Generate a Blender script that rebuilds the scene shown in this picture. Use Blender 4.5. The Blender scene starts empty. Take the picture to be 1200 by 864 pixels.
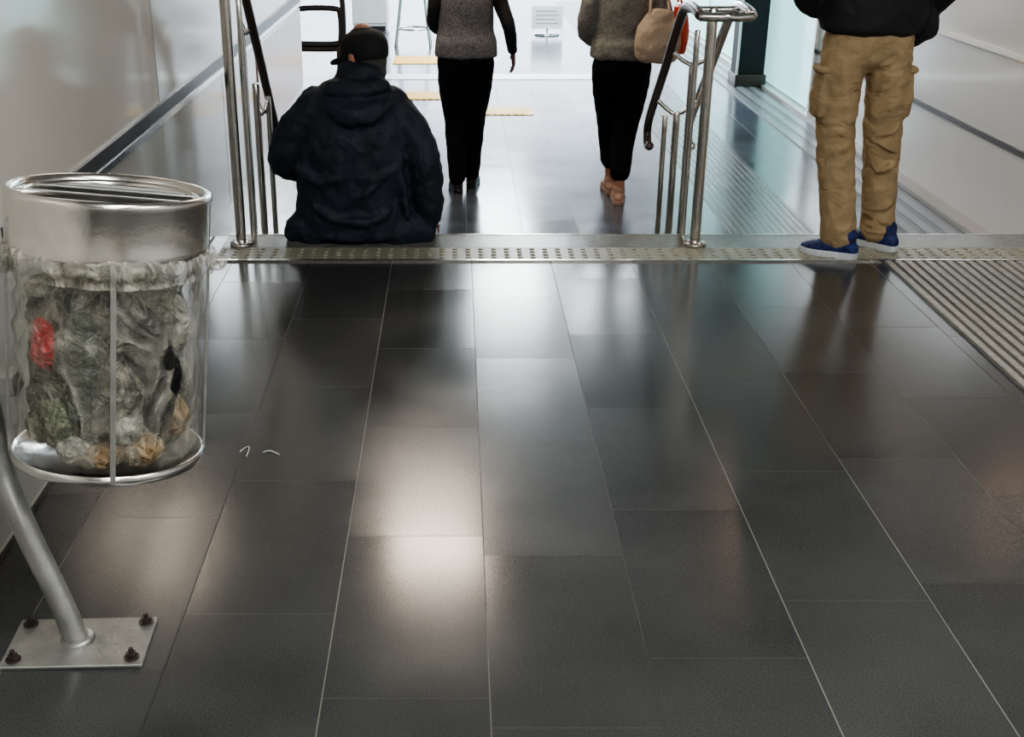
import bpy, bmesh, math, random
from mathutils import Vector, Matrix
random.seed(7)
D = bpy.data
SC = bpy.context.scene
COL = SC.collection

# ------------------------------------------------------------------ materials
def newmat(name):
    m = D.materials.new(name); m.use_nodes = True
    nt = m.node_tree; b = nt.nodes['Principled BSDF']
    return m, nt, b
def mat(name, col, rough=.5, metal=0, bump=0, bscale=20, var=0, vscale=6, emis=None, estr=0, coat=0, spec=.5, stretch=(1,1,1), dist=.01):
    m, nt, b = newmat(name)
    b.inputs['Base Color'].default_value = (*col, 1)
    b.inputs['Roughness'].default_value = rough
    b.inputs['Metallic'].default_value = metal
    b.inputs['Coat Weight'].default_value = coat
    b.inputs['Specular IOR Level'].default_value = spec
    geo = nt.nodes.new('ShaderNodeNewGeometry')
    mp = nt.nodes.new('ShaderNodeMapping'); mp.inputs['Scale'].default_value = stretch
    nt.links.new(geo.outputs['Position'], mp.inputs['Vector'])
    if var:
        n = nt.nodes.new('ShaderNodeTexNoise'); n.inputs['Scale'].default_value = vscale
        n.inputs['Detail'].default_value = 4
        nt.links.new(mp.outputs[0], n.inputs['Vector'])
        r = nt.nodes.new('ShaderNodeValToRGB')
        r.color_ramp.elements[0].position = .3; r.color_ramp.elements[1].position = .7
        r.color_ramp.elements[0].color = (*[max(0, c*(1-var)) for c in col], 1)
        r.color_ramp.elements[1].color = (*[min(1, c*(1+var)) for c in col], 1)
        nt.links.new(n.outputs['Fac'], r.inputs[0]); nt.links.new(r.outputs[0], b.inputs['Base Color'])
    if bump:
        n = nt.nodes.new('ShaderNodeTexNoise'); n.inputs['Scale'].default_value = bscale
        n.inputs['Detail'].default_value = 3; n.inputs['Distortion'].default_value = 1.0
        nt.links.new(mp.outputs[0], n.inputs['Vector'])
        bp = nt.nodes.new('ShaderNodeBump'); bp.inputs['Strength'].default_value = bump
        bp.inputs['Distance'].default_value = dist
        nt.links.new(n.outputs['Fac'], bp.inputs['Height']); nt.links.new(bp.outputs[0], b.inputs['Normal'])
    if emis:
        b.inputs['Emission Color'].default_value = (*emis, 1); b.inputs['Emission Strength'].default_value = estr
    return m

class N:
    def __init__(s, nt): s.nt = nt
    def m(s, op, a, b=None, c=None):
        n = s.nt.nodes.new('ShaderNodeMath'); n.operation = op
        for i, v in enumerate((a, b, c)):
            if v is None: continue
            if isinstance(v, (int, float)): n.inputs[i].default_value = v
            else: s.nt.links.new(v, n.inputs[i])
        return n.outputs[0]
def tile_mat(name, base, lightj, darkj, x0, tw, tl, rough, tilt, var=.2):
    m, nt, b = newmat(name); q = N(nt)
    geo = nt.nodes.new('ShaderNodeNewGeometry')
    sp = nt.nodes.new('ShaderNodeSeparateXYZ'); nt.links.new(geo.outputs['Position'], sp.inputs[0])
    X = q.m('DIVIDE', q.m('SUBTRACT', sp.outputs[0], x0), tw)
    col = q.m('FLOOR', X); fx = q.m('FRACT', X)
    wn = nt.nodes.new('ShaderNodeTexWhiteNoise'); wn.noise_dimensions = '1D'
    nt.links.new(q.m('ADD', col, 3.37), wn.inputs['W'])
    Y = q.m('ADD', q.m('DIVIDE', sp.outputs[1], tl), wn.outputs['Value'])
    row = q.m('FLOOR', Y); fy = q.m('FRACT', Y)
    dx = q.m('MULTIPLY', q.m('MINIMUM', fx, q.m('SUBTRACT', 1, fx)), tw)
    dy = q.m('MULTIPLY', q.m('MINIMUM', fy, q.m('SUBTRACT', 1, fy)), tl)
    jx = q.m('LESS_THAN', dx, .0013); jy = q.m('LESS_THAN', dy, .0010)
    cx = nt.nodes.new('ShaderNodeCombineXYZ'); nt.links.new(col, cx.inputs[0]); nt.links.new(row, cx.inputs[1])
    w2 = nt.nodes.new('ShaderNodeTexWhiteNoise'); w2.noise_dimensions = '3D'; nt.links.new(cx.outputs[0], w2.inputs['Vector'])
    ns = nt.nodes.new('ShaderNodeTexNoise'); ns.inputs['Scale'].default_value = 260; ns.inputs['Detail'].default_value = 2
    nt.links.new(geo.outputs['Position'], ns.inputs['Vector'])
    nl = nt.nodes.new('ShaderNodeTexNoise'); nl.inputs['Scale'].default_value = 2.3; nl.inputs['Detail'].default_value = 5
    nt.links.new(geo.outputs['Position'], nl.inputs['Vector'])
    f = q.m('ADD', q.m('MULTIPLY', w2.outputs['Value'], var), 1 - var/2)
    f = q.m('MULTIPLY', f, q.m('ADD', q.m('MULTIPLY', ns.outputs['Fac'], 1.5), .25))
    f = q.m('MULTIPLY', f, q.m('ADD', q.m('MULTIPLY', nl.outputs['Fac'], .9), .55))
    vm = nt.nodes.new('ShaderNodeVectorMath'); vm.operation = 'SCALE'; vm.inputs[0].default_value = base
    nt.links.new(f, vm.inputs['Scale'])
    wj = nt.nodes.new('ShaderNodeTexWhiteNoise'); wj.noise_dimensions = '1D'
    nt.links.new(q.m('ADD', q.m('ROUND', X), 7.1), wj.inputs['W'])
    nj = nt.nodes.new('ShaderNodeTexNoise'); nj.inputs['Scale'].default_value = 1.6
    nt.links.new(geo.outputs['Position'], nj.inputs['Vector'])
    mr = nt.nodes.new('ShaderNodeMapRange'); mr.inputs[1].default_value = .68; mr.inputs[2].default_value = .95
    nt.links.new(q.m('ADD', q.m('MULTIPLY', wj.outputs['Value'], .6), q.m('MULTIPLY', nj.outputs['Fac'], 1.0)), mr.inputs[0])
    mj = nt.nodes.new('ShaderNodeMix'); mj.data_type = 'RGBA'
    mj.inputs[6].default_value = (*darkj, 1); mj.inputs[7].default_value = (*lightj, 1); nt.links.new(mr.outputs[0], mj.inputs[0])
    m1 = nt.nodes.new('ShaderNodeMix'); m1.data_type = 'RGBA'
    nt.links.new(jy, m1.inputs[0]); nt.links.new(vm.outputs[0], m1.inputs[6]); m1.inputs[7].default_value = (*darkj, 1)
    m2 = nt.nodes.new('ShaderNodeMix'); m2.data_type = 'RGBA'
    nt.links.new(jx, m2.inputs[0]); nt.links.new(m1.outputs[2], m2.inputs[6]); nt.links.new(mj.outputs[2], m2.inputs[7])
    nt.links.new(m2.outputs[2], b.inputs['Base Color'])
    r = q.m('ADD', q.m('MULTIPLY', w2.outputs['Value'], .04), rough)
    r = q.m('ADD', r, q.m('MULTIPLY', q.m('SUBTRACT', nl.outputs['Fac'], .5), .14))
    r = q.m('ADD', r, q.m('MULTIPLY', q.m('MAXIMUM', jx, jy), .4))
    nt.links.new(r, b.inputs['Roughness'])
    b.inputs['Specular IOR Level'].default_value = .72
    s1 = nt.nodes.new('ShaderNodeVectorMath'); s1.operation = 'SUBTRACT'; s1.inputs[1].default_value = (.5, .5, .5)
    nt.links.new(w2.outputs['Color'], s1.inputs[0])
    s2 = nt.nodes.new('ShaderNodeVectorMath'); s2.operation = 'MULTIPLY'; s2.inputs[1].default_value = (tilt, tilt, 0)
    nt.links.new(s1.outputs[0], s2.inputs[0])
    s3 = nt.nodes.new('ShaderNodeVectorMath'); s3.operation = 'ADD'
    nt.links.new(s2.outputs[0], s3.inputs[0]); nt.links.new(geo.outputs['Normal'], s3.inputs[1])
    s4 = nt.nodes.new('ShaderNodeVectorMath'); s4.operation = 'NORMALIZE'; nt.links.new(s3.outputs[0], s4.inputs[0])
    nt.links.new(s4.outputs[0], b.inputs['Normal'])
    return m

M = {}
M['floor'] = tile_mat('slate_tiles', (.046, .049, .048), (.14, .135, .115), (.009, .009, .009), .069, .33, .62, .165, .014)
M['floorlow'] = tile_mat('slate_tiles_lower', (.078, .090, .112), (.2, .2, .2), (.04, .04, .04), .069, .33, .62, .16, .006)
M['wallbeige'] = mat('enamel_panel_beige', (.56, .535, .485), .10, bump=.05, bscale=1.5, var=.04, vscale=1.2)
M['wallwhite'] = mat('enamel_panel_white', (.66, .66, .655), .10, bump=.04, bscale=1.5, var=.03, vscale=1)
M['walllow'] = mat('enamel_panel_grey', (.40, .40, .375), .13, var=.05, vscale=1.2)
M['red'] = mat('enamel_panel_red', (.40, .21, .18), .2, var=.05)
M['ceil'] = mat('ceiling_paint', (.5, .51, .52), .6, var=.03)
M['dark'] = mat('dark_trim', (.02, .02, .022), .35, var=.2)
M['pillar'] = mat('dark_cladding', (.016, .017, .019), .5, var=.2, spec=.25)
M['steel'] = mat('brushed_steel', (.66, .65, .62), .2, 1, bump=.03, bscale=60, var=.08, vscale=30)
M['steeldark'] = mat('handrail_dark', (.07, .055, .05), .3, .5, var=.1)
M['galv'] = mat('galvanised_steel', (.42, .43, .41), .42, .85, bump=.1, bscale=50, var=.15, vscale=25)
M['stone'] = mat('nosing_stone', (.29, .29, .225), .35, bump=.1, bscale=120, var=.2, vscale=60)
M['stonelt'] = mat('edge_stone', (.17, .175, .165), .25, bump=.1, bscale=100, var=.15, vscale=40)
M['rib'] = mat('ribbed_strip', (.38, .365, .32), .36, bump=.1, bscale=100, var=.2, vscale=40)
M['ribdark'] = mat('ribbed_strip_dark', (.09, .095, .098), .3, var=.1)
M['riblow'] = mat('ribbed_strip_lower', (.10, .112, .125), .24, var=.1)
M['drain'] = mat('drain_bars', (.18, .195, .215), .28, var=.1)
M['aqua'] = mat('backlit_glass', (.40, .70, .70), .1, emis=(.45, .85, .85), estr=1.0)
M['white'] = mat('white_paint', (.8, .8, .78), .35, var=.03)
M['yellow'] = mat('yellow_tactile', (.85, .50, .08), .45, var=.1)
M['navy'] = mat('navy_jacket', (.014, .020, .032), .66, bump=.6, bscale=9, var=.3, vscale=5, dist=.025, spec=.4)
M['capm'] = mat('black_cap', (.010, .010, .012), .8, bump=.2, bscale=60, var=.2)
M['black'] = mat('black_trousers', (.005, .005, .006), .85, bump=.4, bscale=9, var=.2, stretch=(1, 1, .5), spec=.2)
M['khaki'] = mat('khaki_cotton', (.37, .275, .16), .85, bump=.9, bscale=7, var=.16, vscale=8, dist=.03, stretch=(1, 1, 1.6), spec=.2)
M['jacketblk'] = mat('black_jacket', (.012, .012, .014), .75, bump=.5, bscale=8, var=.3, dist=.02)
M['greytop'] = mat('grey_marl_top', (.15, .15, .155), .85, bump=.5, bscale=80, var=.6, vscale=110)
M['greycoat'] = mat('grey_coat', (.20, .195, .175), .85, bump=.5, bscale=10, var=.3, vscale=60)
M['skin'] = mat('skin', (.46, .22, .15), .5, var=.08, vscale=20)
M['skindk'] = mat('skin_darker', (.20, .10, .07), .5, var=.08, vscale=20)
M['hair'] = mat('hair_dark', (.012, .009, .007), .6, bump=.6, bscale=120, stretch=(1, 1, .2))
M['hairgrey'] = mat('hair_grey', (.05, .048, .045), .6, bump=.6, bscale=120)
M['eye'] = mat('eye_white', (.7, .7, .68), .2, var=.02)
M['lip'] = mat('lip', (.35, .12, .1), .4, var=.05)
M['shoeblue'] = mat('navy_sneaker', (.014, .026, .12), .6, bump=.4, bscale=90, var=.7, vscale=50)
M['solewhite'] = mat('white_sole', (.60, .64, .68), .5, var=.05)
M['shoeblk'] = mat('black_shoe', (.01, .01, .01), .35, var=.1)
M['shoepink'] = mat('tan_flat_shoe', (.45, .27, .2), .5, var=.1)
M['bagbeige'] = mat('beige_bag', (.42, .33, .25), .7, bump=.4, bscale=14, var=.15)
M['bagred'] = mat('red_bag', (.6, .07, .03), .5, bump=.3, bscale=14, var=.1)
M['lampw'] = mat('lamp_warm', (1, 1, 1), .5, emis=(1, .84, .68), estr=25)
M['lampfill'] = mat('lamp_fill', (1, 1, 1), .5, emis=(1, .98, .95), estr=21)  # neutral fill for the added lamps out of view
M['lampf'] = mat('lamp_far', (1, 1, 1), .5, emis=(.90, .96, 1), estr=33)
M['lampspot'] = mat('lamp_spot', (1, 1, 1), .5, emis=(1, .62, .42), estr=55)

# ------------------------------------------------------------------ geometry helpers
def obj(name, verts, faces, m, parent=None, smooth=True, recalc=True):
    me = D.meshes.new(name); me.from_pydata(verts, [], faces)
    if recalc:
        bm = bmesh.new(); bm.from_mesh(me); bmesh.ops.recalc_face_normals(bm, faces=bm.faces); bm.to_mesh(me); bm.free()
    me.materials.append(m)
    if smooth:
        for p in me.polygons: p.use_smooth = True
    o = D.objects.new(name, me); COL.objects.link(o)
    if parent: setparent(o, parent)
    return o
def setparent(o, p):
    o.parent = p; o.matrix_parent_inverse = Matrix.Translation(-p.location)
def empty(name, loc):
    e = D.objects.new(name, None); e.location = loc; e.empty_display_size = .1; COL.objects.link(e); return e
def boxvf(x0, x1, y0, y1, z0, z1):
    v = [(x, y, z) for x in (x0, x1) for y in (y0, y1) for z in (z0, z1)]
    f = [(0, 1, 3, 2), (4, 6, 7, 5), (0, 4, 5, 1), (2, 3, 7, 6), (0, 2, 6, 4), (1, 5, 7, 3)]
    return v, f
def merge(parts):
    V = []; F = []
    for v, f in parts:
        o = len(V); V += [tuple(p) for p in v]; F += [tuple(i+o for i in q) for q in f]
    return V, F
def box(name, x0, x1, y0, y1, z0, z1, m, parent=None, bevel=0):
    v, f = boxvf(x0, x1, y0, y1, z0, z1)
    o = obj(name, v, f, m, parent, smooth=False)
    if bevel:
        b = o.modifiers.new('b', 'BEVEL'); b.width = bevel; b.segments = 2
    return o
def cr(p0, p1, p2, p3, t):
    return [.5*((2*b)+(-a+c)*t+(2*a-5*b+4*c-d)*t*t+(-a+3*b-3*c+d)*t**3) for a, b, c, d in zip(p0, p1, p2, p3)]
def tube(pts, side=(1, 0, 0), n=18, sub=4, cap=1.0, wob=0, T=None):
    """pts: (x,y,z,rx,ry); closed smooth tube, rounded ends"""
    pts = [tuple(p) if len(p) == 5 else tuple(p)+(p[3],) for p in pts]
    P = []
    L = len(pts)
    for i in range(L-1):
        a = pts[max(0, i-1)]; b = pts[i]; c = pts[i+1]; d = pts[min(L-1, i+2)]
        for k in range(sub): P.append(cr(a, b, c, d, k/sub))
    P.append(list(pts[-1]))
    C = [Vector(p[:3]) for p in P]; R = [(max(.0005, p[3]), max(.0005, p[4])) for p in P]
    rings = []
    S = Vector(side)
    tl = []
    for i in range(len(C)):
        t = (C[min(i+1, len(C)-1)]-C[max(i-1, 0)])
        t = t.normalized() if t.length > 1e-9 else Vector((0, 0, 1)); tl.append(t)
    fr = []
    for i in range(len(C)):
        x = S - tl[i]*S.dot(tl[i])
        if x.length < .05: x = fr[-1][0] if fr else tl[i].orthogonal()
        x = x.normalized(); fr.append((x, tl[i].cross(x).normalized()))
    def ring(c, f, rx, ry):
        return [c+f[0]*rx*math.cos(2*math.pi*k/n)+f[1]*ry*math.sin(2*math.pi*k/n) for k in range(n)]
    if cap:
        r = min(R[0])*cap
        for a in (75, 50, 25):
            s = math.cos(math.radians(a)); rings.append(ring(C[0]-tl[0]*r*math.sin(math.radians(a)), fr[0], R[0][0]*s, R[0][1]*s))
    for i in range(len(C)): rings.append(ring(C[i], fr[i], *R[i]))
    if cap:
        r = min(R[-1])*cap
        for a in (25, 50, 75):
            s = math.cos(math.radians(a)); rings.append(ring(C[-1]+tl[-1]*r*math.sin(math.radians(a)), fr[-1], R[-1][0]*s, R[-1][1]*s))
    V = [p for r in rings for p in r]
    F = []
    for i in range(len(rings)-1):
        for k in range(n):
            a = i*n+k; b = i*n+(k+1) % n; F.append((a, b, b+n, a+n))
    F.append(tuple(range(n))[::-1]); F.append(tuple(range((len(rings)-1)*n, len(rings)*n)))
    if T: V = [T(v) for v in V]
    return [tuple(v) for v in V], F
def sphere(c, rx, ry, rz, T=None, n=16, m=10):
    return tube([(c[0], c[1], c[2]+rz*math.sin(a), max(rx*math.cos(a), .0006), max(ry*math.cos(a), .0006)) for a in [(-.98+1.96*i/m)*math.pi/2 for i in range(m+1)]], n=n, sub=1, cap=0, T=T)
TEX = {}
def clouds(s):
    if s not in TEX:
        t = D.textures.new('folds_%g' % s, 'CLOUDS'); t.noise_scale = s; t.noise_depth = 2; TEX[s] = t
    return TEX[s]
def body(name, parts, m, parent, voxel=.012, smooth=6, disp=0, dscale=.12, dirn=None):
    V, F = merge(parts)
    o = obj(name, V, F, m, parent)
    r = o.modifiers.new('remesh', 'REMESH'); r.mode = 'VOXEL'; r.voxel_size = voxel; r.use_smooth_shade = True
    s = o.modifiers.new('smooth', 'SMOOTH'); s.iterations = smooth; s.factor = .5
    if disp:
        d = o.modifiers.new('folds', 'DISPLACE'); d.texture = clouds(dscale); d.strength = disp; d.mid_level = .5; d.texture_coords = 'LOCAL'
    return o
def pipe(name, pts, r, m, parent, n=12, sub=5):
    v, f = tube([(*p, r) for p in pts], side=(1, .13, .07), n=n, sub=sub, cap=.3)
    return obj(name, v, f, m, parent)
def XF(loc, yaw=0, pitch=0, roll=0):
    A = Matrix.Translation(loc) @ Matrix.Rotation(yaw, 4, 'Z') @ Matrix.Rotation(pitch, 4, 'X') @ Matrix.Rotation(roll, 4, 'Y')
    return lambda v: A @ Vector(v)

# ------------------------------------------------------------------ room shell
EDGE = 5.12; LOW = -.45; XL = -1.08; XR = 3.07; CH = 2.8
box('floor', XL-.2, XR+.2, -4, EDGE, -.7, 0, M['floor'])
V, F = merge([boxvf(XL, XR, EDGE, EDGE+.3, -.7, -.15), boxvf(XL, XR, EDGE+.3, EDGE+.6, -.7, -.30)])
obj('stairs', V, F, M['stonelt'], smooth=False)
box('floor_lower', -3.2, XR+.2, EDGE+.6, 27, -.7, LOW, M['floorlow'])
box('wall_left', XL-.2, XL, -4, 8.6, -.7, CH, M['wallbeige'])
box('wall_left_return', -3.2, XL-.2, 8.4, 8.6, LOW, CH, M['walllow'])
box('wall_left_far', -3.4, -3.2, 8.4, 24, LOW, CH, M['walllow'])
box('wall_right', XR, XR+.2, -4, 24, -.7, CH, M['wallwhite'])
box('wall_back', XL-.2, XR+.2, -4.2, -4, 0, CH, M['wallbeige'])
box('ceiling', -3.4, XR+.2, -4.2, 24, CH, CH+.2, M['ceil'])
# left wall trims: dark band, metal lip, lower grey cladding, red panel
box('trim_1', XL, XL+.012, 2.75, 8.6, .665, .715, M['dark'])
box('trim_2', XL, XL+.016, 2.75, 8.6, .645, .665, M['steel'])
V, F = merge([boxvf(XL, XL+.006, y, min(y+1.19, 8.6), .02, .64) for y in [2.0+1.2*i for i in range(-5, 5)]])
obj('wall_left_cladding', V, F, M['walllow'], smooth=False)
box('wall_panel_red', XL, XL+.012, 6.6, 8.55, .1, .62, M['red'])
V, F = merge([boxvf(XL, XL+.003, y-.0025, y+.0025, .72, CH) for y in (-1, .8, 4.4, 8.0)])
obj('trim_3', V, F, M['walllow'], smooth=False)
# right wall joints, ledge
box('trim_4', XR-.014, XR, -4, 24, .07, .10, M['steeldark'])
box('trim_5', XR-.02, XR, -4, 24, .55, .575, M['white'])
V, F = merge([boxvf(XR-.004, XR, y-.005, y+.005, LOW, CH) for y in (1.2, 3.6, 6.0, 8.4, 10.2)])
obj('trim_6', V, F, M['walllow'], smooth=False)
box('baseboard_right', XR-.1, XR, EDGE+.6, 24, LOW, LOW+.03, M['walllow'])
box('window_1', XR-.03, XR, 10.35, 12.0, LOW+.05, 2.3, M['aqua'])
box('window_2', XR-.03, XR, 12.6, 17.0, LOW+.05, 2.3, M['aqua'])
V, F = merge([boxvf(XR-.04, XR-.005, y-.02, y+.02, LOW, 2.35) for y in (10.35, 12.0, 12.6, 14.8, 17.0)])
obj('trim_7', V, F, M['steel'], smooth=False)
# pillar
e = empty('pillar', (2.87, 12.0, LOW))
box('shaft', 2.74, 3.0, 11.8, 12.1, LOW, CH, M['pillar'], e, .01)
box('base_collar', 2.72, 3.02, 11.78, 12.12, LOW, LOW+.12, M['steeldark'], e, .01)
box('steel_edge', 2.725, 2.745, 11.79, 11.81, LOW+.12, CH, M['steel'], e)

# ceiling lights; the last three are unseen fill, added to light walls and backs
def lamp(x0, x1, y0, y1, m):
    e = empty('ceiling_light', ((x0+x1)/2, (y0+y1)/2, CH))
    box('diffuser', x0, x1, y0, y1, CH-.03, CH-.012, m, e)
    V, F = merge([boxvf(x0-.03, x0, y0-.03, y1+.03, CH-.035, CH), boxvf(x1, x1+.03, y0-.03, y1+.03, CH-.035, CH),
                  boxvf(x0, x1, y0-.03, y0, CH-.035, CH), boxvf(x0, x1, y1, y1+.03, CH-.035, CH)])
    obj('frame', V, F, M['white'], e, smooth=False)
lamp(-.42, .14, 6.6, 7.7, M['lampw'])
lamp(2.10, 2.24, 7.3, 7.8, M['lampspot'])
lamp(.2, 1.0, 11.6, 14.4, M['lampf'])
lamp(1.4, 2.0, 12.4, 14.4, M['lampf'])
lamp(.2, 1.1, 16.5, 19.5, M['lampf'])
lamp(-.1, .5, .2, 1.8, M['lampfill'])  # from here on: lamps added as fill, out of view
lamp(1.6, 2.2, .2, 1.8, M['lampfill'])
lamp(.6, 1.4, -2.6, -1.4, M['lampfill'])

# ------------------------------------------------------------------ nosing, tactile strips
NX0 = -1.0
e = empty('tactile_nosing', (1, 4.85, 0))
box('tactile_slab', NX0, XR, 4.76, 4.93, 0, .006, M['stone'], e)
box('edge_slab', NX0, XR, 4.932, EDGE+.01, 0, .006, M['stonelt'], e)
box('metal_lip', NX0, XR, 4.745, 4.76, 0, .008, M['steel'], e)
box('metal_lip_back', NX0, XR, EDGE+.002, EDGE+.014, -.02, .008, M['steel'], e)
st = []
for i in range(75):
    x = NX0+.02+i*.0545
    if x > XR-.05: break
    for j in range(4):
        y = 4.785+j*.04
        st.append(tube([(x, y, .004, .013), (x, y, .010, .009)], n=8, sub=1, cap=0))
V, F = merge(st); obj('studs', V, F, M['stone'], e)
e = empty('ribbed_guide_strip', (2.1, 2, 0))
box('strip_bed', 1.77, 2.45, -3, 4.74, 0, .003, M['ribdark'], e)
V, F = merge([boxvf(1.78+i*.042, 1.78+i*.042+.024, -3, 4.735, .003, .009) for i in range(16)])
obj('ribs', V, F, M['rib'], e, smooth=False)
e = empty('ribbed_guide_strip', (1.85, 10, LOW))
box('strip_bed', 1.6, 2.1, EDGE+.65, 20, LOW, LOW+.003, M['stonelt'], e)
V, F = merge([boxvf(1.61+i*.042, 1.61+i*.042+.022, EDGE+.65, 20, LOW+.003, LOW+.006) for i in range(12)])
obj('ribs', V, F, M['riblow'], e, smooth=False)
e = empty('drain_channel', (2.75, 10, LOW))
box('channel_bed', 2.62, 2.95, EDGE+.62, 22, LOW, LOW+.004, M['ribdark'], e)
V, F = merge([boxvf(2.63+i*.11, 2.63+i*.11+.06, EDGE+.62, 22, LOW+.004, LOW+.010) for i in range(3)])
obj('channel_bars', V, F, M['drain'], e, smooth=False)
box('floor_stripe_white', -.75, 1.45, 12.25, 12.6, LOW, LOW+.004, M['white'])
for (x0, x1, y0, y1) in ((-.68, -.1, 13.3, 13.9), (-.5, .12, 11.1, 11.5), (-.05, .68, 10.35, 10.7)):
    e = empty('yellow_tactile_paving', ((x0+x1)/2, (y0+y1)/2, LOW))
    box('paver', x0, x1, y0, y1, LOW, LOW+.005, M['yellow'], e)
    V, F = merge([boxvf(x0+.02+i*.06, x0+.05+i*.06, y0+.01, y1-.01, LOW+.005, LOW+.010) for i in range(int((x1-x0-.03)/.06))])
    obj('paver_ribs', V, F, M['yellow'], e, smooth=False)

# ------------------------------------------------------------------ handrails
def handrail(X, sgn, top=.99, both=True):
    e = empty('stair_handrail', (X, 4.97, 0))
    dz = top-.99
    pipe('post_1', [(X, 4.97, .006), (X, 4.97, .5), (X, 4.97, top)], .022, M['steel'], e)
    v, f = tube([(X, 4.97, .006, .05), (X, 4.97, .018, .05), (X, 4.97, .022, .03)], n=20, sub=1, cap=0); obj('flange', v, f, M['steel'], e)
    for i, (y, zb, zt) in enumerate(((5.30, -.15, .72+dz), (5.60, -.30, .46+dz))):
        pipe('post_%d' % (i+2), [(X, y, zb), (X, y, (zb+zt)/2), (X, y, zt)], .017, M['steel'], e)
        v, f = tube([(X, y, zb, .04), (X, y, zb+.012, .04)], n=16, sub=1, cap=0); obj('flange_%d' % (i+2), v, f, M['steel'], e)
    pipe('post_4', [(X-.05*sgn, 5.62, -.30), (X-.05*sgn, 5.62, .0), (X-.05*sgn, 5.62, .44+dz)], .013, M['steel'], e)
    pipe('post_5', [(X-.05*sgn, 5.0, .006), (X-.05*sgn, 5.0, .4), (X-.05*sgn, 5.0, .9+dz)], .012, M['steel'], e)
    for s in ((-1, 1) if both else (-sgn,)):
        x = X+(.10 if both else .05)*s
        pipe('rail_%s' % ('inner' if s == -sgn else 'outer'),
             [(x, 4.72, .99+dz), (x, 4.80, 1.0+dz), (x, 4.97, 1.0+dz), (x, 5.10, .95+dz), (x, 5.4, .70+dz*.6), (x, 5.72, .44), (x, 5.80, .34), (x, 5.76, .27), (x, 5.70, .28)],
             .02, M['steeldark'] if s == -sgn else M['steel'], e)
    k = .1 if both else .05
    x0, x1 = (X-k, X+k) if both else sorted((X, X-sgn*k))
    pipe('crossbar_top', [(x0, 4.97, top-.005), ((x0+x1)/2, 4.97, top-.005), (x1, 4.97, top-.005)], .014, M['steel'], e)
    if both: pipe('crossbar_near', [(X-.1, 4.72, .985), (X, 4.70, .985), (X+.1, 4.72, .985)], .018, M['steel'], e)
    pipe('crossbar_mid', [(x0, 5.30, .78+dz), ((x0+x1)/2, 5.30, .72+dz), (x1, 5.30, .78+dz)], .010, M['steel'], e)
    pipe('crossbar_low', [(x0, 5.62, .52), ((x0+x1)/2, 5.60, .45), (x1, 5.62, .52)], .010, M['steel'], e)
handrail(1.035, 1)
handrail(-.92, -1, top=1.12, both=False)
# distant looped barrier rail
e = empty('looped_barrier_rail', (-1.05, 10.8, LOW))
for k, (dz, ins) in enumerate(((0, 0), (-.14, .07))):
    z1 = LOW+.98+dz; z0 = LOW+.5-dz*.3
    x0 = -1.45+ins; x1 = -.98-ins*.3
    pipe('loop_%d' % (k+1), [(x0, 10.8, LOW), (x0, 10.8, z0), (x0, 10.8, z1-.05), (x0+.05, 10.8, z1), (x1-.05, 10.8, z1), (x1, 10.8, z1-.05), (x1, 10.8, z0+.05), (x1-.05, 10.8, z0), (x0, 10.8, z0)], .024, M['steeldark'], e)
pipe('leg', [(-1.02, 10.8, LOW), (-1.02, 10.8, LOW+.3), (-1.02, 10.8, LOW+.52)], .024, M['steeldark'], e)

# cabinet
e = empty('white_cabinet', (-1.1, 16.4, LOW))
box('carcass', -1.34, -.88, 16.2, 16.7, LOW+.06, LOW+1.1, M['white'], e, .01)
box('plinth', -1.31, -.91, 16.22, 16.68, LOW, LOW+.06, M['dark'], e)
box('door_leaf', -1.33, -.89, 16.185, 16.2, LOW+.1, LOW+1.06, M['white'], e, .004)
box('handle', -.94, -.925, 16.17, 16.185, LOW+.5, LOW+.7, M['steel'], e)
# metal stool with splayed legs
e = empty('metal_stool', (-.5, 14.8, LOW))
for i, (dx, dy) in enumerate(((-1, -1), (1, -1), (1, 1), (-1, 1))):
    pipe('leg_%d' % (i+1), [(-.5+dx*.21, 14.8+dy*.18, LOW), (-.5+dx*.17, 14.8+dy*.15, LOW+.3), (-.5+dx*.13, 14.8+dy*.12, LOW+.66)], .014, M['steel'], e)
pipe('foot_ring', [(-.5+.18*math.cos(a), 14.8+.17*math.sin(a), LOW+.2) for a in [i*math.pi/6 for i in range(13)]], .01, M['steel'], e)
v, f = tube([(-.5, 14.8, LOW+.65, .18, .17), (-.5, 14.8, LOW+.69, .19, .18)], n=24, sub=1, cap=.1); obj('seat', v, f, M['dark'], e)
# notice stand
e = empty('notice_stand', (1.18, 15.8, LOW))
v, f = tube([(1.18, 15.8, LOW, .16, .16), (1.18, 15.8, LOW+.02, .16, .16)], n=20, sub=1, cap=0); obj('foot', v, f, M['steel'], e)
pipe('pole', [(1.18, 15.8, LOW), (1.18, 15.8, LOW+.2), (1.18, 15.8, LOW+.34)], .012, M['steel'], e)
box('sign_panel', .98, 1.38, 15.78, 15.80, LOW+.08, LOW+.36, M['white'], e, .004)
V, F = merge([boxvf(1.03, 1.32-.03*(i % 2), 15.776, 15.781, LOW+.14+i*.05, LOW+.155+i*.05) for i in range(4)])
obj('sign_text', V, F, M['walllow'], e, smooth=False)

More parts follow.
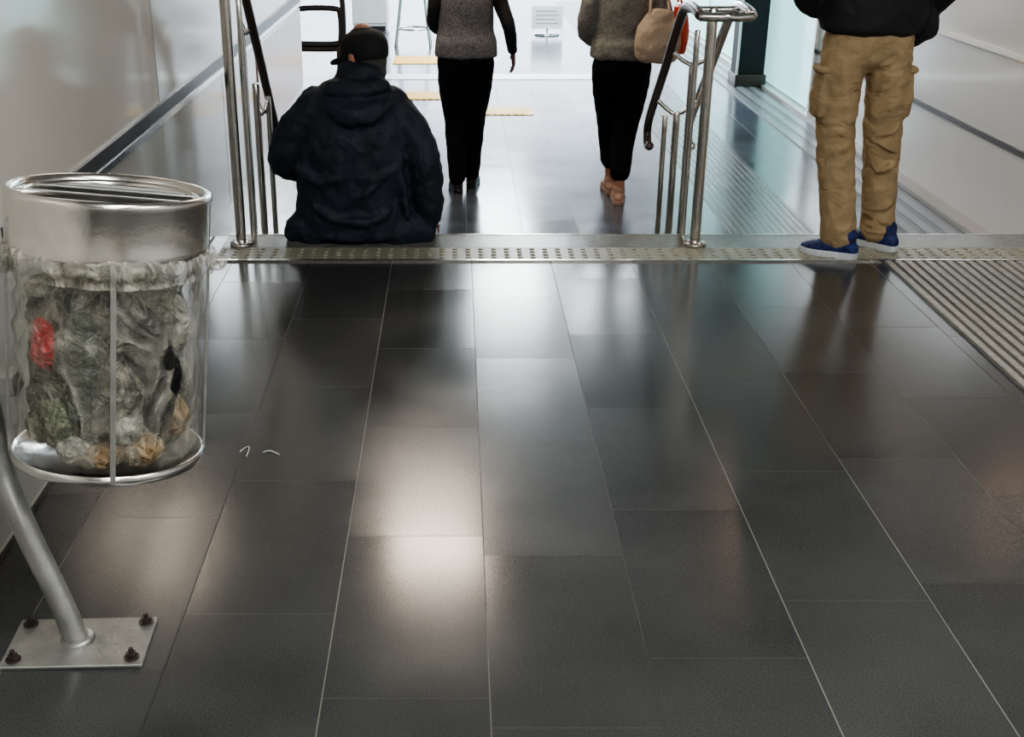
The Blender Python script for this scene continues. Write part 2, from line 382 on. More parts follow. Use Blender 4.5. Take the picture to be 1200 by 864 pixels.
# ------------------------------------------------------------------ litter bin
LB = Vector((-.704, 2.175, .405)); LT = Vector((-.660, 2.235, .935))
ax = (LT-LB).normalized(); H = (LT-LB).length; R = .19
bx = Vector((1, 0, 0)); bx = (bx-ax*bx.dot(ax)).normalized(); by = ax.cross(bx)
def bp(r, a, h):
    return LB+ax*h+bx*r*math.cos(a)+by*r*math.sin(a)
def lathe(prof, n=64, a0=0, a1=2*math.pi, jit=None):
    closed = abs(a1-a0-2*math.pi) < 1e-4
    cnt = n if closed else n+1
    V = []; F = []
    for (r, h) in prof:
        for k in range(cnt):
            a = a0+(a1-a0)*k/n
            rr = r+(jit(a, h) if jit else 0)
            V.append(tuple(bp(rr, a, h)))
    for i in range(len(prof)-1):
        for k in range(n):
            k2 = (k+1) % cnt
            F.append((i*cnt+k, i*cnt+k2, (i+1)*cnt+k2, (i+1)*cnt+k))
    return V, F
bin_e = empty('litter_bin', (-.75, 2.15, 0))
V, F = lathe([(.184, H-.104), (.191, H-.107), (.193, H-.101), (.191, H-.092), (.191, H-.012), (.194, H-.004), (.192, H+.004), (.184, H+.008), (.176, H+.004), (.172, H-.006), (.172, H-.10), (.184, H-.104)], n=96)
obj('hood_band', V, F, M['steel'], bin_e)
V, F = lathe([(.176, H-.006), (.160, H-.002), (.156, H-.008), (.156, H-.02), (.174, H-.02)], n=96)
obj('lid_ring', V, F, M['steel'], bin_e)
V, F = lathe([(.0, H-.034), (.172, H-.034)], n=64)
obj('interior_shade', V, F, M['dark'], bin_e)  # dark disc painted in for the shade inside the bin opening
def barb(name, a_, b_, w, t, m):
    d = (b_-a_); L = d.length; d = d.normalized(); s = d.cross(ax).normalized()
    V = [a_+s*w*i+ax*t*j+d*L*k for k in (0, 1) for i in (-.5, .5) for j in (0, 1)]
    o = obj(name, [tuple(v) for v in V], [(0, 1, 3, 2), (4, 6, 7, 5), (0, 4, 5, 1), (2, 3, 7, 6), (0, 2, 6, 4), (1, 5, 7, 3)], m, bin_e, smooth=False)
    o.modifiers.new('b', 'BEVEL').width = .0015
    return o
c0 = LB+ax*(H-.012)
barb('lid_plate', c0-bx*.125+by*.105, c0+bx*.125+by*.105, .035, .005, M['galv'])
barb('slot_edge_back', c0-bx*.155+by*.03, c0+bx*.155+by*.03, .014, .010, M['steel'])
barb('slot_edge_front', c0-bx*.165-by*.05, c0+bx*.165-by*.05, .014, .012, M['steel'])
barb('slot_bar', c0-bx*.145-by*.10, c0+bx*.125-by*.10, .018, .006, M['steel'])
V, F = lathe([(.0, .0), (.18, .0), (.188, .004), (.19, .012), (.188, .022), (.182, .024), (.18, .012), (0, .012)], n=96)
obj('bottom_ring', V, F, M['steel'], bin_e)
def vbar(name, a, w=.010, t=.005, r=.187):
    V = []
    for h in (.012, H-.10):
        for rr in (r, r+t):
            for s in (-.5, .5):
                V.append(tuple(bp(rr, a+s*w/r, h)))
    return obj(name, V, [(0, 1, 3, 2), (4, 6, 7, 5), (0, 4, 5, 1), (2, 3, 7, 6), (0, 2, 6, 4), (1, 5, 7, 3)], M['galv'], bin_e, smooth=False)
for i, a in enumerate((-1.26, 0.27, 1.8, -2.87)):
    vbar('bar_%d' % (i+1), a)
# clear bag film: pale noise streaks paint white highlights into the plastic
def film(name, lo, hi, mn, mxv, sc):
    mb = D.materials.new(name); mb.use_nodes = True; nt = mb.node_tree; b = nt.nodes['Principled BSDF']; out = nt.nodes['Material Output']
    b.inputs['Base Color'].default_value = (.52, .51, .44, 1); b.inputs['Roughness'].default_value = .2
    tr = nt.nodes.new('ShaderNodeBsdfTransparent'); mx = nt.nodes.new('ShaderNodeMixShader'); geo = nt.nodes.new('ShaderNodeNewGeometry')
    mp = nt.nodes.new('ShaderNodeMapping'); mp.inputs['Scale'].default_value = (1, 1, .55); mp.inputs['Rotation'].default_value = (.3, .4, 0)
    nt.links.new(geo.outputs['Position'], mp.inputs['Vector'])
    n1 = nt.nodes.new('ShaderNodeTexNoise'); n1.inputs['Scale'].default_value = sc; n1.inputs['Detail'].default_value = 6; n1.inputs['Distortion'].default_value = 3.5
    nt.links.new(mp.outputs[0], n1.inputs['Vector'])
    rp = nt.nodes.new('ShaderNodeMapRange'); rp.inputs[1].default_value = lo; rp.inputs[2].default_value = hi; rp.inputs[3].default_value = mn; rp.inputs[4].default_value = mxv
    nt.links.new(n1.outputs['Fac'], rp.inputs[0]); nt.links.new(rp.outputs[0], mx.inputs[0])
    bpn = nt.nodes.new('ShaderNodeBump'); bpn.inputs['Strength'].default_value = 1; bpn.inputs['Distance'].default_value = .03
    nt.links.new(n1.outputs['Fac'], bpn.inputs['Height']); nt.links.new(bpn.outputs[0], b.inputs['Normal'])
    nt.links.new(tr.outputs[0], mx.inputs[1]); nt.links.new(b.outputs[0], mx.inputs[2]); nt.links.new(mx.outputs[0], out.inputs['Surface'])
    return mb
mb = film('clear_bag_film', .46, .76, .14, .55, 9)
mb2 = film('clear_bag_cuff', .38, .68, .25, .70, 16)
jit = lambda a, h: .003*math.sin(a*17+h*30)+.002*math.sin(a*31-h*55)+.002*math.sin(a*53+h*90)
V, F = lathe([(.05, .016), (.165, .02)]+[(.175+.003*math.sin(i*2.1), .04+i*.018) for i in range(21)]+[(.178, H-.11)], n=140, jit=jit)
obj('clear_bag', V, F, mb, bin_e)
jit2 = lambda a, h: .004*math.sin(a*5+1)+.003*math.sin(a*19+h*60)+.002*math.sin(a*41-h*90)
V, F = lathe([(.187, H-.095), (.194, H-.101), (.200, H-.110), (.202, H-.122), (.197, H-.132), (.189, H-.138), (.192, H-.150)], n=180, jit=jit2)
obj('bag_cuff', V, F, mb2, bin_e)
v, f = sphere(bp(.205, .12, H-.125), .022, .02, .018, n=18, m=12)
o = obj('bag_knot', v, f, mb2, bin_e)
# contents: crumpled film bundles of mixed, muted colours
def waste(name, cols, sc, rough=.3):
    m, nt, b = newmat(name); b.inputs['Roughness'].default_value = rough
    geo = nt.nodes.new('ShaderNodeNewGeometry')
    n = nt.nodes.new('ShaderNodeTexNoise'); n.inputs['Scale'].default_value = sc; n.inputs['Detail'].default_value = 5; n.inputs['Distortion'].default_value = 2.5
    nt.links.new(geo.outputs['Position'], n.inputs['Vector'])
    r = nt.nodes.new('ShaderNodeValToRGB'); nt.links.new(n.outputs['Fac'], r.inputs[0])
    els = r.color_ramp.elements
    for i, c in enumerate(cols):
        pos = .30+.40*i/(len(cols)-1)
        e_ = els[i] if i < 2 else els.new(pos)
        e_.position = pos; e_.color = (*c, 1)
    nt.links.new(r.outputs[0], b.inputs['Base Color'])
    n2 = nt.nodes.new('ShaderNodeTexNoise'); n2.inputs['Scale'].default_value = 28; n2.inputs['Detail'].default_value = 4; n2.inputs['Distortion'].default_value = 2
    nt.links.new(geo.outputs['Position'], n2.inputs['Vector'])
    bu = nt.nodes.new('ShaderNodeBump'); bu.inputs['Strength'].default_value = 1; bu.inputs['Distance'].default_value = .03
    nt.links.new(n2.outputs['Fac'], bu.inputs['Height']); nt.links.new(bu.outputs[0], b.inputs['Normal'])
    return m
tv = D.textures.new('crumple', 'VORONOI'); tv.noise_scale = .06
tc = D.textures.new('crumple_fine', 'CLOUDS'); tc.noise_scale = .03
def crumple(o, s=.02):
    o.modifiers.new('s', 'SUBSURF').levels = 1
    d = o.modifiers.new('d', 'DISPLACE'); d.texture = tv; d.strength = s; d.mid_level = .5
    d = o.modifiers.new('d2', 'DISPLACE'); d.texture = tc; d.strength = s*.7; d.mid_level = .5
v, f = tube([tuple(bp(.0, 0, .06))+(.145, .145), tuple(bp(.0, 0, .14))+(.15, .15), tuple(bp(.0, 0, .24))+(.145, .145), tuple(bp(.0, 0, .34))+(.14, .14), tuple(bp(0, 0, .39))+(.10, .10)], n=48, sub=8, cap=.3)
o = obj('mixed_waste', v, f, waste('waste_mixed', [(.010, .011, .009), (.035, .038, .03), (.15, .145, .115), (.02, .022, .018), (.22, .21, .17)], 10), bin_e); crumple(o, .026)
v, f = tube([tuple(bp(.140, -1.18, .345))+(.022, .022), tuple(bp(.128, -1.02, .325))+(.040, .034), tuple(bp(.122, -.78, .26))+(.060, .044), tuple(bp(.124, -.62, .18))+(.058, .042), tuple(bp(.132, -.62, .11))+(.034, .030)], n=28, sub=6)
o = obj('black_bag', v, f, mat('black_bag_film', (.004, .005, .005), .28, bump=.8, bscale=25, var=.3, dist=.02), bin_e); crumple(o, .010)
v, f = tube([tuple(bp(.128, -1.72, .34))+(.030, .03), tuple(bp(.128, -1.62, .24))+(.036, .034), tuple(bp(.13, -1.68, .13))+(.03, .03)], n=24, sub=6)
o = obj('dark_green_bottle_wrap', v, f, waste('dark_green_wrap', [(.015, .025, .018), (.04, .06, .045), (.10, .11, .09)], 14), bin_e); crumple(o, .014)
for nm, cols, lst in (('red_packet', [(.16, .03, .03), (.42, .03, .035), (.50, .16, .13)], [(.134, -2.22, .25, .034, .055)]),
                      ('green_packaging', [(.03, .05, .02), (.10, .13, .07), (.22, .22, .17)], [(.13, -2.0, .11, .040, .05), (.125, -2.5, .08, .04, .04)]),
                      ('brown_packaging', [(.12, .07, .03), (.24, .17, .09), (.36, .31, .23)], [(.132, -1.35, .055, .045, .028), (.135, -.85, .060, .045, .032), (.142, -.25, .11, .030, .05)]),
                      ('pale_packaging', [(.14, .14, .12), (.30, .30, .26), (.45, .45, .40)], [(.135, -1.75, .06, .035, .028), (.14, -2.3, .36, .04, .022), (.145, -.15, .30, .018, .05), (.138, -1.1, .10, .035, .03)])):
    P = []
    for (r_, a, h, s, sh) in lst:
        P.append(sphere(bp(r_, a, h), s, s, sh, n=24, m=16))
    V, F = merge(P); o = obj(nm, V, F, waste(nm+'_mat', cols, 22), bin_e); crumple(o, .020)
# post, plate, brackets
pipe('post', [(-.795, 2.10, .008), (-.82, 2.11, .09), (-.885, 2.14, .26), (-.922, 2.17, .36), (-.932, 2.18, .45), (-.935, 2.18, .6), (-.920, 2.20, .88)], .025, M['galv'], bin_e, n=20)
v, f = tube([(-.795, 2.10, .006, .04), (-.796, 2.10, .014, .032)], n=20, sub=1, cap=0); obj('weld_collar', v, f, M['galv'], bin_e)
pv, pf = boxvf(-.145, .145, -.085, .085, 0, .009)
Tp = XF((-.785, 2.09, 0), yaw=math.radians(2))
o = obj('base_plate', [tuple(Tp(v)) for v in pv], pf, M['galv'], bin_e, smooth=False); o.modifiers.new('b', 'BEVEL').width = .002
for i, (x, y) in enumerate(((-.12, .065), (.125, .065), (.12, -.06), (-.12, -.06))):
    p = Tp((x, y, 0))
    v, f = merge([tube([(p.x, p.y, .009, .016), (p.x, p.y, .012, .016)], n=14, sub=1, cap=0), tube([(p.x, p.y, .012, .011), (p.x, p.y, .021, .011)], n=6, sub=1, cap=0), tube([(p.x, p.y, .02, .006), (p.x, p.y, .032, .005)], n=10, sub=1, cap=0)])
    obj('bolt_%d' % (i+1), v, f, M['steeldark'], bin_e, smooth=False)
for i, h in enumerate((.14, .40)):
    p = bp(.19, math.pi, h)
    box('bracket_%d' % (i+1), p.x-.05, p.x+.012, 2.16, 2.22, p.z-.022, p.z+.022, M['galv'], bin_e, .003)

# small litter
e = empty('plastic_strap_litter', (-.52, 2.98, 0))
pipe('strap', [(-.600, 2.99, .002), (-.585, 3.01, .006), (-.573, 2.99, .014), (-.577, 2.96, .002)], .0009, M['white'], e)
pipe('strap_end', [(-.535, 2.985, .002), (-.515, 2.985, .007), (-.488, 2.972, .002)], .0014, M['white'], e)

# ------------------------------------------------------------------ people
def hand(name, wrist, d, nrm, m, parent, thumb=1, curl=.5, s=1.0):
    """d: finger direction, nrm: palm facing direction, thumb: sign of side"""
    d = Vector(d).normalized(); nrm = Vector(nrm); nrm = (nrm-d*nrm.dot(d)).normalized(); sd = d.cross(nrm).normalized()*thumb
    w = Vector(wrist); P = []
    def pt(a, b_, c): return w+d*a*s+sd*b_*s+nrm*c*s
    P.append(tube([(*pt(-.03, 0, 0), .024*s, .018*s), (*pt(.0, 0, 0), .026*s, .017*s), (*pt(.04, .0, .002), .038*s, .015*s), (*pt(.085, -.002, .004), .041*s, .013*s)], side=sd, n=14))
    for b_, L, r in ((.030, .072, .0085), (.010, .080, .009), (-.011, .074, .0085), (-.031, .058, .0075)):
        p = pt(.082, b_, .004); pts = [(*p, r*s)]; ang = curl*.4
        for k, fr in enumerate((.45, .3, .25)):
            p = p+(d*math.cos(ang)+nrm*math.sin(ang))*L*fr*s
            pts.append((*p, r*s*(1-.1*(k+1)))); ang += curl*.75
        P.append(tube(pts, side=sd, n=10, sub=3))
    p0 = pt(.02, .022, .004); p1 = p0+(d*.6+sd*.75+nrm*.25).normalized()*.035*s; p2 = p1+(d*.85+sd*.4+nrm*.3).normalized()*.03*s; p3 = p2+(d*.95+sd*.1+nrm*.35).normalized()*.024*s
    P.append(tube([(*p0, .012*s), (*p1, .011*s), (*p2, .0095*s), (*p3, .0075*s)], side=nrm, n=10, sub=3))
    return body(name, P, m, parent, voxel=.0035, smooth=3)
def head(parent, c, yaw, pitch, skin, hair, s=1.0, style='short'):
    T0 = XF(c, yaw, pitch)
    T = lambda v: T0(Vector(v)*s)
    P = [tube([(0, .052, -.112, .022, .022), (0, .042, -.095, .042, .048), (0, .018, -.055, .062, .08), (0, 0, 0, .073, .095), (0, -.005, .045, .076, .099), (0, -.008, .085, .064, .085), (0, -.01, .108, .035, .05)], T=T)]
    P.append(tube([(0, .088, .022, .008), (0, .104, -.008, .011), (0, .112, -.024, .014), (0, .098, -.032, .010)], T=T, n=10))
    for sx in (-1, 1):
        P.append(tube([(sx*.074, -.004, -.03, .006, .011), (sx*.083, -.010, -.005, .009, .019), (sx*.086, -.014, .02, .008, .016)], T=T, n=10))
        P.append(tube([(sx*.018, .092, .034, .006), (sx*.045, .083, .036, .006)], side=(0, 0, 1), T=T, n=8))
    P.append(tube([(0, -.015, -.06, .055, .058), (0, -.028, -.11, .054, .056), (0, -.035, -.17, .062, .062)], T=T))
    body('head', P, skin, parent, voxel=.005, smooth=3)
    for i, sx in enumerate((-1, 1)):
        v, f = sphere((sx*.031, .083, .012), .012, .010, .009, T=T, n=12, m=8); obj('eye_%d' % (i+1), v, f, M['eye'], parent)
        v, f = sphere((sx*.031, .092, .012), .005, .003, .005, T=T, n=10, m=6); obj('iris_%d' % (i+1), v, f, M['hair'], parent)
    v, f = tube([(-.024, .084, -.058, .004), (0, .094, -.056, .007), (.024, .084, -.058, .004)], side=(0, 0, 1), T=T, n=8); obj('mouth', v, f, M['lip'], parent)
    if style == 'short':
        H_ = [tube([(0, -.045, -.06, .055, .05), (0, -.03, 0, .078, .078), (0, -.014, .05, .083, .096), (0, -.01, .09, .072, .092), (0, -.01, .115, .04, .055)], T=T)]
    elif style == 'bun':
        H_ = [tube([(0, -.045, -.05, .055, .05), (0, -.03, 0, .08, .08), (0, -.014, .05, .084, .098), (0, -.01, .09, .073, .092), (0, -.01, .115, .04, .055)], T=T), sphere((0, -.12, .05), .04, .04, .04, T=T)]
    elif style == 'cap':
        H_ = [tube([(0, -.056, -.06, .050, .045), (0, -.042, -.02, .070, .066), (0, -.03, .02, .076, .082)], T=T)]
        C = [tube([(0, -.010, -.002, .086, .106), (0, -.009, .025, .090, .112), (0, -.008, .055, .090, .112), (0, -.008, .082, .082, .102), (0, -.008, .102, .066, .082), (0, -.008, .116, .042, .052)], T=T, cap=.3),
             sphere((0, -.008, .130), .009, .009, .006, T=T)]
        v, f = tube([(0, .07, .016, .072, .006), (0, .12, .008, .074, .006), (0, .155, -.004, .062, .005), (0, .176, -.014, .034, .004)], side=(1, 0, 0), T=T)
        body('cap', C+[(v, f)], M['capm'], parent, voxel=.005, smooth=2)
    body('hair', H_, hair, parent, voxel=.006, smooth=3)
def shoe(parent, ank, yaw, upper, solem, s=1.0, pitch=0, high=0):
    T = XF(ank, yaw, pitch)
    P = [tube([(0, -.065*s, .040, .030, .030), (0, -.035*s, .052, .037, .044), (0, .03*s, .05, .041, .042), (0, .09*s, .038, .046, .030), (0, .145*s, .030, .040, .022), (0, .175*s, .027, .026, .016)], T=T),
         tube([(0, -.03, .05, .036), (0, -.03, .095+high, .040)], T=T)]
    body('shoe_upper', P, upper, parent, voxel=.006, smooth=3)
    out = [(-.095, .012), (-.085, .028), (-.04, .036), (.03, .038), (.09, .048), (.15, .042), (.185, .026), (.197, .010)]
    pts = [(y, x*s) for x, y in out]+[(-y, x*s) for x, y in reversed(out)]
    n = len(pts); V = []
    for z, k in ((0, .96), (.004, 1), (.022, 1.03), (.027, .98)):
        V += [tuple(T((x*k, y*k if k < 1 else y, z))) for x, y in pts]
    F = [(i*n+j, i*n+(j+1) % n, (i+1)*n+(j+1) % n, (i+1)*n+j) for i in range(3) for j in range(n)]
    F += [tuple(range(n)), tuple(range(3*n, 4*n))]
    obj('shoe_sole', V, F, solem, parent, smooth=False)
    if upper is M['shoeblue']:
        L = []
        for k in range(4):
            y = (.045+.022*k)*s; z = .088-.010*k
            L.append(tube([(-.022, y, z-.006, .003), (0, y+.004, z+.004, .003), (.022, y, z-.006, .003)], side=(0, 0, 1), T=T, n=6))
        V, F = merge(L); obj('laces', V, F, solem, parent)
def trousers(parent, T, hip, legs, m, voxel=.011, disp=.012, extra=[], dscale=.07):
    P = [tube(hip, T=T, n=24)]
    for L in legs: P.append(tube(L, T=T, n=20))
    body('trousers', P+extra, m, parent, voxel=voxel, smooth=4, disp=disp, dscale=dscale)

# --- seated man -----------------------------------------------------------
sm = empty('seated_man', (-.43, 5.05, 0))
I = lambda v: Vector(v)
torso = tube([(-.43, 5.06, .035, .275, .125), (-.43, 5.06, .12, .262, .130), (-.43, 5.05, .25, .252, .135), (-.43, 5.035, .40, .25, .135), (-.425, 5.04, .52, .235, .125), (-.42, 5.06, .61, .195, .105), (-.41, 5.08, .67, .12, .09)], n=28, cap=.25)
armL = tube([(-.575, 5.06, .59, .080, .08), (-.67, 5.05, .49, .078, .078), (-.730, 5.07, .37, .070, .075), (-.69, 5.20, .29, .062, .062), (-.62, 5.36, .25, .052, .052)], side=(0, 1, 0.3))
armR = tube([(-.275, 5.06, .59, .080, .08), (-.190, 5.04, .49, .078, .080), (-.135, 5.02, .37, .072, .076), (-.115, 5.03, .22, .066, .068), (-.11, 5.06, .11, .056, .056)], side=(0, 1, .3))
hemR = tube([(-.25, 5.04, .04, .08, .09), (-.20, 5.04, .055, .075, .08), (-.13, 5.05, .045, .05, .06)], side=(0, 1, 0))
hemL = tube([(-.60, 5.05, .04, .08, .09), (-.67, 5.05, .055, .07, .08), (-.70, 5.05, .035, .04, .05)], side=(0, 1, 0))
hood = tube([(-.54, 5.01, .60, .035, .04), (-.48, 4.955, .585, .045, .055), (-.41, 4.935, .57, .055, .065), (-.33, 4.955, .585, .045, .055), (-.27, 5.01, .61, .035, .04)], side=(0, 0, 1))
coll = tube([(-.40, 5.075, .64, .13, .105), (-.395, 5.08, .70, .108, .095), (-.39, 5.09, .735, .092, .085)], n=24, cap=.3)
hood2 = tube([(-.51, 5.0, .67, .035, .04), (-.41, 4.97, .665, .040, .045), (-.30, 5.01, .68, .035, .04)], side=(0, 0, 1))
crease = [tube([(-.66, 4.965, .34, .016), (-.58, 4.93, .30, .022), (-.50, 4.915, .31, .014)], side=(0, 0, 1)),
          tube([(-.24, 4.95, .36, .016), (-.32, 4.925, .30, .02), (-.38, 4.915, .24, .012)], side=(0, 0, 1)),
          tube([(-.60, 4.95, .18, .016), (-.50, 4.93, .13, .024), (-.38, 4.925, .12, .020), (-.28, 4.94, .16, .014)], side=(0, 0, 1)),
          tube([(-.245, 4.985, .50, .014), (-.235, 4.955, .38, .018), (-.215, 4.955, .24, .016), (-.20, 4.96, .12, .012)], side=(0, 1, 0)),
          tube([(-.605, 4.985, .50, .014), (-.625, 4.96, .40, .016), (-.64, 4.97, .30, .012)], side=(0, 1, 0))]
body('jacket', [torso, armL, armR, hemR, hemL, hood, coll, hood2]+crease, M['navy'], sm, voxel=.010, smooth=3, disp=.024, dscale=.06)
trousers(sm, I, [(-.43, 5.10, .09, .18, .10), (-.43, 5.16, .10, .18, .10)],
         [[(-.53, 5.12, .10, .085), (-.56, 5.30, .13, .082), (-.58, 5.50, .14, .068), (-.585, 5.58, .02, .062), (-.59, 5.66, -.2, .055), (-.59, 5.74, -.36, .052)],
          [(-.33, 5.12, .10, .085), (-.31, 5.30, .13, .082), (-.30, 5.50, .14, .068), (-.295, 5.58, .02, .062), (-.29, 5.66, -.2, .055), (-.29, 5.74, -.36, .052)]], M['black'])
shoe(sm, (-.59, 5.81, LOW), .1, M['shoeblk'], M['shoeblk'])
shoe(sm, (-.29, 5.81, LOW), -.1, M['shoeblk'], M['shoeblk'])
head(sm, (-.380, 5.13, .772), .85, -.16, M['skin'], M['hairgrey'], s=1.0, style='cap')
hand('hand_left', (-.60, 5.40, .24), (.3, 1, -.15), (0, -.1, -1), M['skin'], sm, thumb=-1, curl=.35)
hand('hand_right', (-.11, 5.07, .075), (.05, .95, -.35), (0, -.3, -1), M['skin'], sm, thumb=1, curl=.5)

# --- standing man -----------------------------------------------------------
st_ = empty('standing_man', (1.68, 4.88, 0))
T = XF((1.68, 4.88, .006))
pock = [tube([(-.208, .0, .58, .022, .06), (-.215, .0, .66, .026, .066), (-.205, .0, .76, .018, .06)], T=T, cap=.4),
        tube([(.140, .02, .58, .022, .06), (.147, .02, .66, .026, .066), (.135, .02, .76, .018, .06)], T=T, cap=.4)]
fold = []
for (x, y, z, s_, w_) in ((-.12, -.078, .52, 1, .05), (-.11, -.082, .45, -1, .045), (-.10, -.085, .38, 1, .04), (-.085, -.105, .19, 1, .04), (-.077, -.125, .13, -1, .045), (-.077, -.13, .085, 1, .045),
                        (.08, -.065, .52, -1, .045), (.085, -.062, .45, 1, .045), (.095, -.055, .37, -1, .04), (.118, -.03, .20, -1, .04), (.125, -.015, .13, 1, .045), (.13, -.01, .085, -1, .045),
                        (-.09, -.095, .80, 1, .05), (.03, -.095, .80, -1, .05)):
    fold.append(tube([(x-w_, y+.030, z+.022*s_, .006), (x, y, z, .011), (x+w_, y+.030, z-.022*s_, .006)], side=(0, 0, 1), T=T, n=10))
trousers(st_, T, [(-.03, 0, .86, .162, .115), (-.03, 0, .93, .170, .12), (-.03, 0, 1.02, .165, .115)],
         [[(-.118, 0, .88, .092, .105), (-.130, 0, .74, .088, .10), (-.125, .01, .55, .080, .086), (-.108, .005, .40, .076, .081), (-.088, -.03, .22, .072, .078), (-.075, -.05, .085, .073, .083)],
          [(.050, 0, .88, .086, .105), (.062, .01, .74, .086, .1), (.076, .03, .55, .078, .084), (.092, .04, .40, .073, .078), (.112, .06, .22, .069, .076), (.126, .07, .085, .070, .080)]],
         M['khaki'], voxel=.008, disp=.018, extra=pock+fold, dscale=.045)
for i, (x, y) in enumerate(((-.212, -.005), (.144, .015))):
    v, f = boxvf(x-.022, x+.022, y-.062, y+.062, .745, .775)
    o = obj('pocket_flap_%d' % (i+1), [tuple(T(p)) for p in v], f, M['khaki'], st_, smooth=False); o.modifiers.new('b', 'BEVEL').width = .010
jk = [tube([(-.03, 0, .915, .205, .145), (-.03, 0, .98, .208, .15), (-.03, 0, 1.12, .195, .14), (-.03, 0, 1.30, .21, .14), (-.03, 0, 1.42, .19, .115), (-.03, .01, 1.50, .085, .08)], T=T, n=28, cap=.2),
      tube([(-.205, 0, 1.41, .07, .07), (-.27, -.02, 1.27, .064, .064), (-.305, -.03, 1.13, .060, .062), (-.285, .04, 1.03, .055, .055), (-.225, .10, .99, .05, .05)], side=(0, 1, 0), T=T),
      tube([(.145, 0, 1.41, .07, .07), (.21, -.02, 1.27, .064, .064), (.25, -.03, 1.13, .060, .062), (.23, .04, 1.03, .055, .055), (.18, .10, .97, .05, .05)], side=(0, 1, 0), T=T),
      tube([(.16, .02, .93, .05, .09), (.205, .02, .925, .035, .06)], side=(0, 1, 0), T=T)]
body('jacket', jk, M['jacketblk'], st_, voxel=.012, smooth=4, disp=.018, dscale=.08)
head(st_, T((-.03, .03, 1.645)), .15, 0, M['skin'], M['hair'], style='short')
hand('hand_left', T((-.19, .16, .97)), (.6, .3, -.5), (1, -.3, 0), M['skin'], st_, thumb=-1, curl=.4)
hand('hand_right', T((.14, .16, .97)), (-.6, .3, -.5), (-1, -.3, 0), M['skin'], st_, thumb=1, curl=.4)
shoe(st_, T((-.075, -.075, 0)), math.radians(58), M['shoeblue'], M['solewhite'], s=.82)
shoe(st_, T((.138, .05, 0)), math.radians(35), M['shoeblue'], M['solewhite'], s=.92)

# --- walkers ------------------------------------------------------------------
def walker(loc, yaw, topm, legL, legR, shoeL, shoeR, shm, armLp, armRp, handm, hairstyle, top_len, skin, wid=1.0, sleeve=None, trm=None, hsk=None, barefoot=False):
    e = empty('walking_woman', (loc[0], loc[1], LOW)); T = XF(loc, yaw)
    trousers(e, T, [(0, 0, .80, .165*wid, .115), (0, 0, .88, .175*wid, .12), (0, 0, .98, .15*wid, .11)], [legL, legR], trm or M['black'], voxel=.012, disp=.012)
    tp = [tube([(0, 0, top_len, .200*wid, .13), (0, 0, top_len+.08, .196*wid, .13), (0, 0, 1.04, .175*wid, .11), (0, 0, 1.22, .175*wid, .12), (0, 0, 1.33, .165*wid, .10), (0, .01, 1.40, .07, .07)], T=T, n=26, cap=.15)]
    for A in (armLp, armRp):
        tp.append(tube(A, side=(0, 1, 0), T=T))
    if sleeve:
        body('top', tp[:1], topm, e, voxel=.012, smooth=4, disp=.014, dscale=.08)
        body('sleeves', tp[1:], sleeve, e, voxel=.010, smooth=4, disp=.01, dscale=.06)
    else:
        body('top', tp, topm, e, voxel=.012, smooth=4, disp=.016, dscale=.08)
    head(e, T((0, .03, 1.53)), yaw, 0, skin, M['hair'], s=.95, style=hairstyle)
    for nm, A, th in (('hand_left', armLp, -1), ('hand_right', armRp, 1)):
        w = T(A[-1][:3]); dd = (Vector(A[-1][:3])-Vector(A[-2][:3])).normalized()
        hand(nm, w+dd*.03, dd, (-.8*th, .1, 0), handm, e, thumb=th, curl=.45, s=.95)
    for (p, y, pi) in (shoeL, shoeR):
        shoe(e, T(p), yaw+y, shm, shm, s=.9, pitch=pi)
        if barefoot:
            q = Vector(p); v, f = tube([tuple(T(q+Vector((0, -.03, .05))))+(.033, .036), tuple(T(q+Vector((0, -.03, .12))))+(.032, .036), tuple(T(q+Vector((0, -.03, .24))))+(.038, .042)]); obj('ankle', v, f, skin, e)
    return e, T
walker((.07, 7.72, LOW), 0, M['greytop'],
       [(-.085, 0, .84, .095, .105), (-.085, .02, .68, .090, .095), (-.065, .03, .46, .074, .076), (-.06, 0, .28, .066, .068), (-.055, -.04, .10, .056, .058)],
       [(.085, 0, .84, .095, .105), (.08, .04, .68, .090, .095), (.055, .08, .46, .074, .076), (.045, .09, .28, .066, .068), (.04, .10, .10, .056, .058)],
       ((-.055, 0, 0), .1, 0), ((.045, .14, 0), -.1, 0), M['shoeblk'],
       [(-.175, 0, 1.32, .055), (-.195, -.01, 1.16, .047), (-.20, .06, 1.05, .042), (-.15, .18, 1.0, .033)],
       [(.175, 0, 1.32, .055), (.225, -.01, 1.16, .047), (.27, -.02, 1.04, .042), (.295, .06, .90, .033)],
       M['skindk'], 'short', .87, M['skindk'], sleeve=M['jacketblk'])
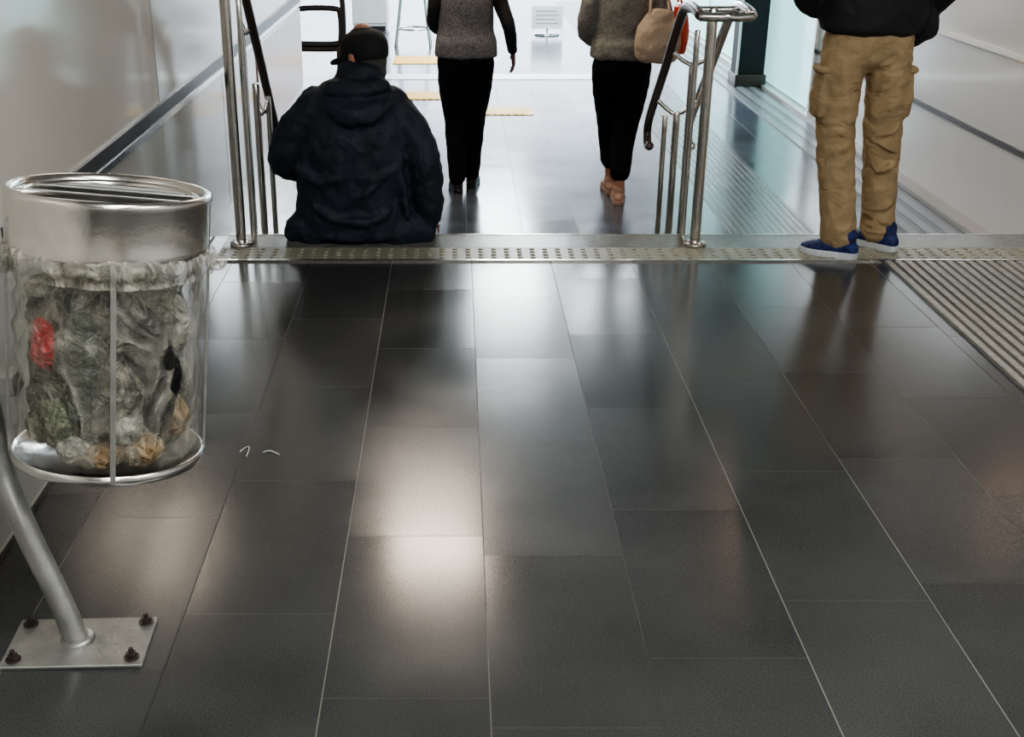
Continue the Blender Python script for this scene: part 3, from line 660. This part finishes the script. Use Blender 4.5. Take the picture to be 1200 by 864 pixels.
w2, T2 = walker((1.02, 7.45, LOW), -.05, M['greycoat'],
       [(-.085, 0, .84, .10, .105), (-.075, .10, .68, .09, .095), (-.045, .2, .47, .078, .080), (-.03, .22, .33, .072, .072), (-.02, .22, .22, .066, .066)],
       [(.085, 0, .84, .10, .105), (.075, .0, .68, .09, .095), (.045, .02, .48, .078, .084), (.03, -.01, .34, .072, .076), (.02, -.04, .20, .066, .068)],
       ((-.02, .25, 0), .05, .0), ((.02, -.02, .0), -.05, 0), M['shoepink'],
       [(-.175, 0, 1.32, .062), (-.22, -.02, 1.16, .056), (-.225, .04, 1.04, .050), (-.18, .16, .98, .04)],
       [(.175, 0, 1.32, .062), (.235, .0, 1.16, .056), (.26, .06, 1.04, .050), (.24, .2, 1.02, .04)],
       M['skin'], 'bun', .90, M['skin'], barefoot=True)
# shoulder bag of the second walker
e = empty('shoulder_bag', (1.2, 7.30, .6))
v = [tube([(1.19, 7.24, .47, .12, .055), (1.195, 7.24, .55, .14, .07), (1.20, 7.245, .65, .12, .06), (1.21, 7.25, .74, .07, .035)], n=24, cap=.5)]
body('bag_body', v, M['bagbeige'], e, voxel=.008, smooth=3, disp=.02, dscale=.06)
pipe('strap', [(1.14, 7.23, .72), (1.15, 7.29, .85), (1.18, 7.40, .955), (1.21, 7.48, .93), (1.26, 7.45, .85), (1.26, 7.27, .72)], .009, M['bagbeige'], e)
v = [tube([(1.33, 7.33, .50, .045, .09), (1.34, 7.33, .62, .05, .10), (1.33, 7.33, .76, .035, .08)], n=20, cap=.3)]
body('red_pouch', v, M['bagred'], e, voxel=.008, smooth=3, disp=.012, dscale=.06)
pipe('pouch_handle', [(1.33, 7.27, .78), (1.30, 7.30, .86), (1.285, 7.39, .88), (1.33, 7.39, .78)], .007, M['bagred'], e)

# ------------------------------------------------------------------ world + camera
w = D.worlds.new('World'); SC.world = w; w.use_nodes = True
bg = w.node_tree.nodes['Background']; bg.inputs[0].default_value = (.78, .88, 1, 1); bg.inputs[1].default_value = 5.5
try: SC.view_settings.look = 'AgX - Medium High Contrast'
except Exception as ex: print(ex)
cam = D.cameras.new('camera'); co = D.objects.new('camera', cam); COL.objects.link(co)
co.location = (0, 0, 1.5); co.rotation_euler = (math.radians(90-22.64), 0, 0)
cam.sensor_fit = 'HORIZONTAL'; cam.sensor_width = 36; cam.lens = 42; cam.shift_x = 67/1200; cam.clip_end = 100
SC.camera = co
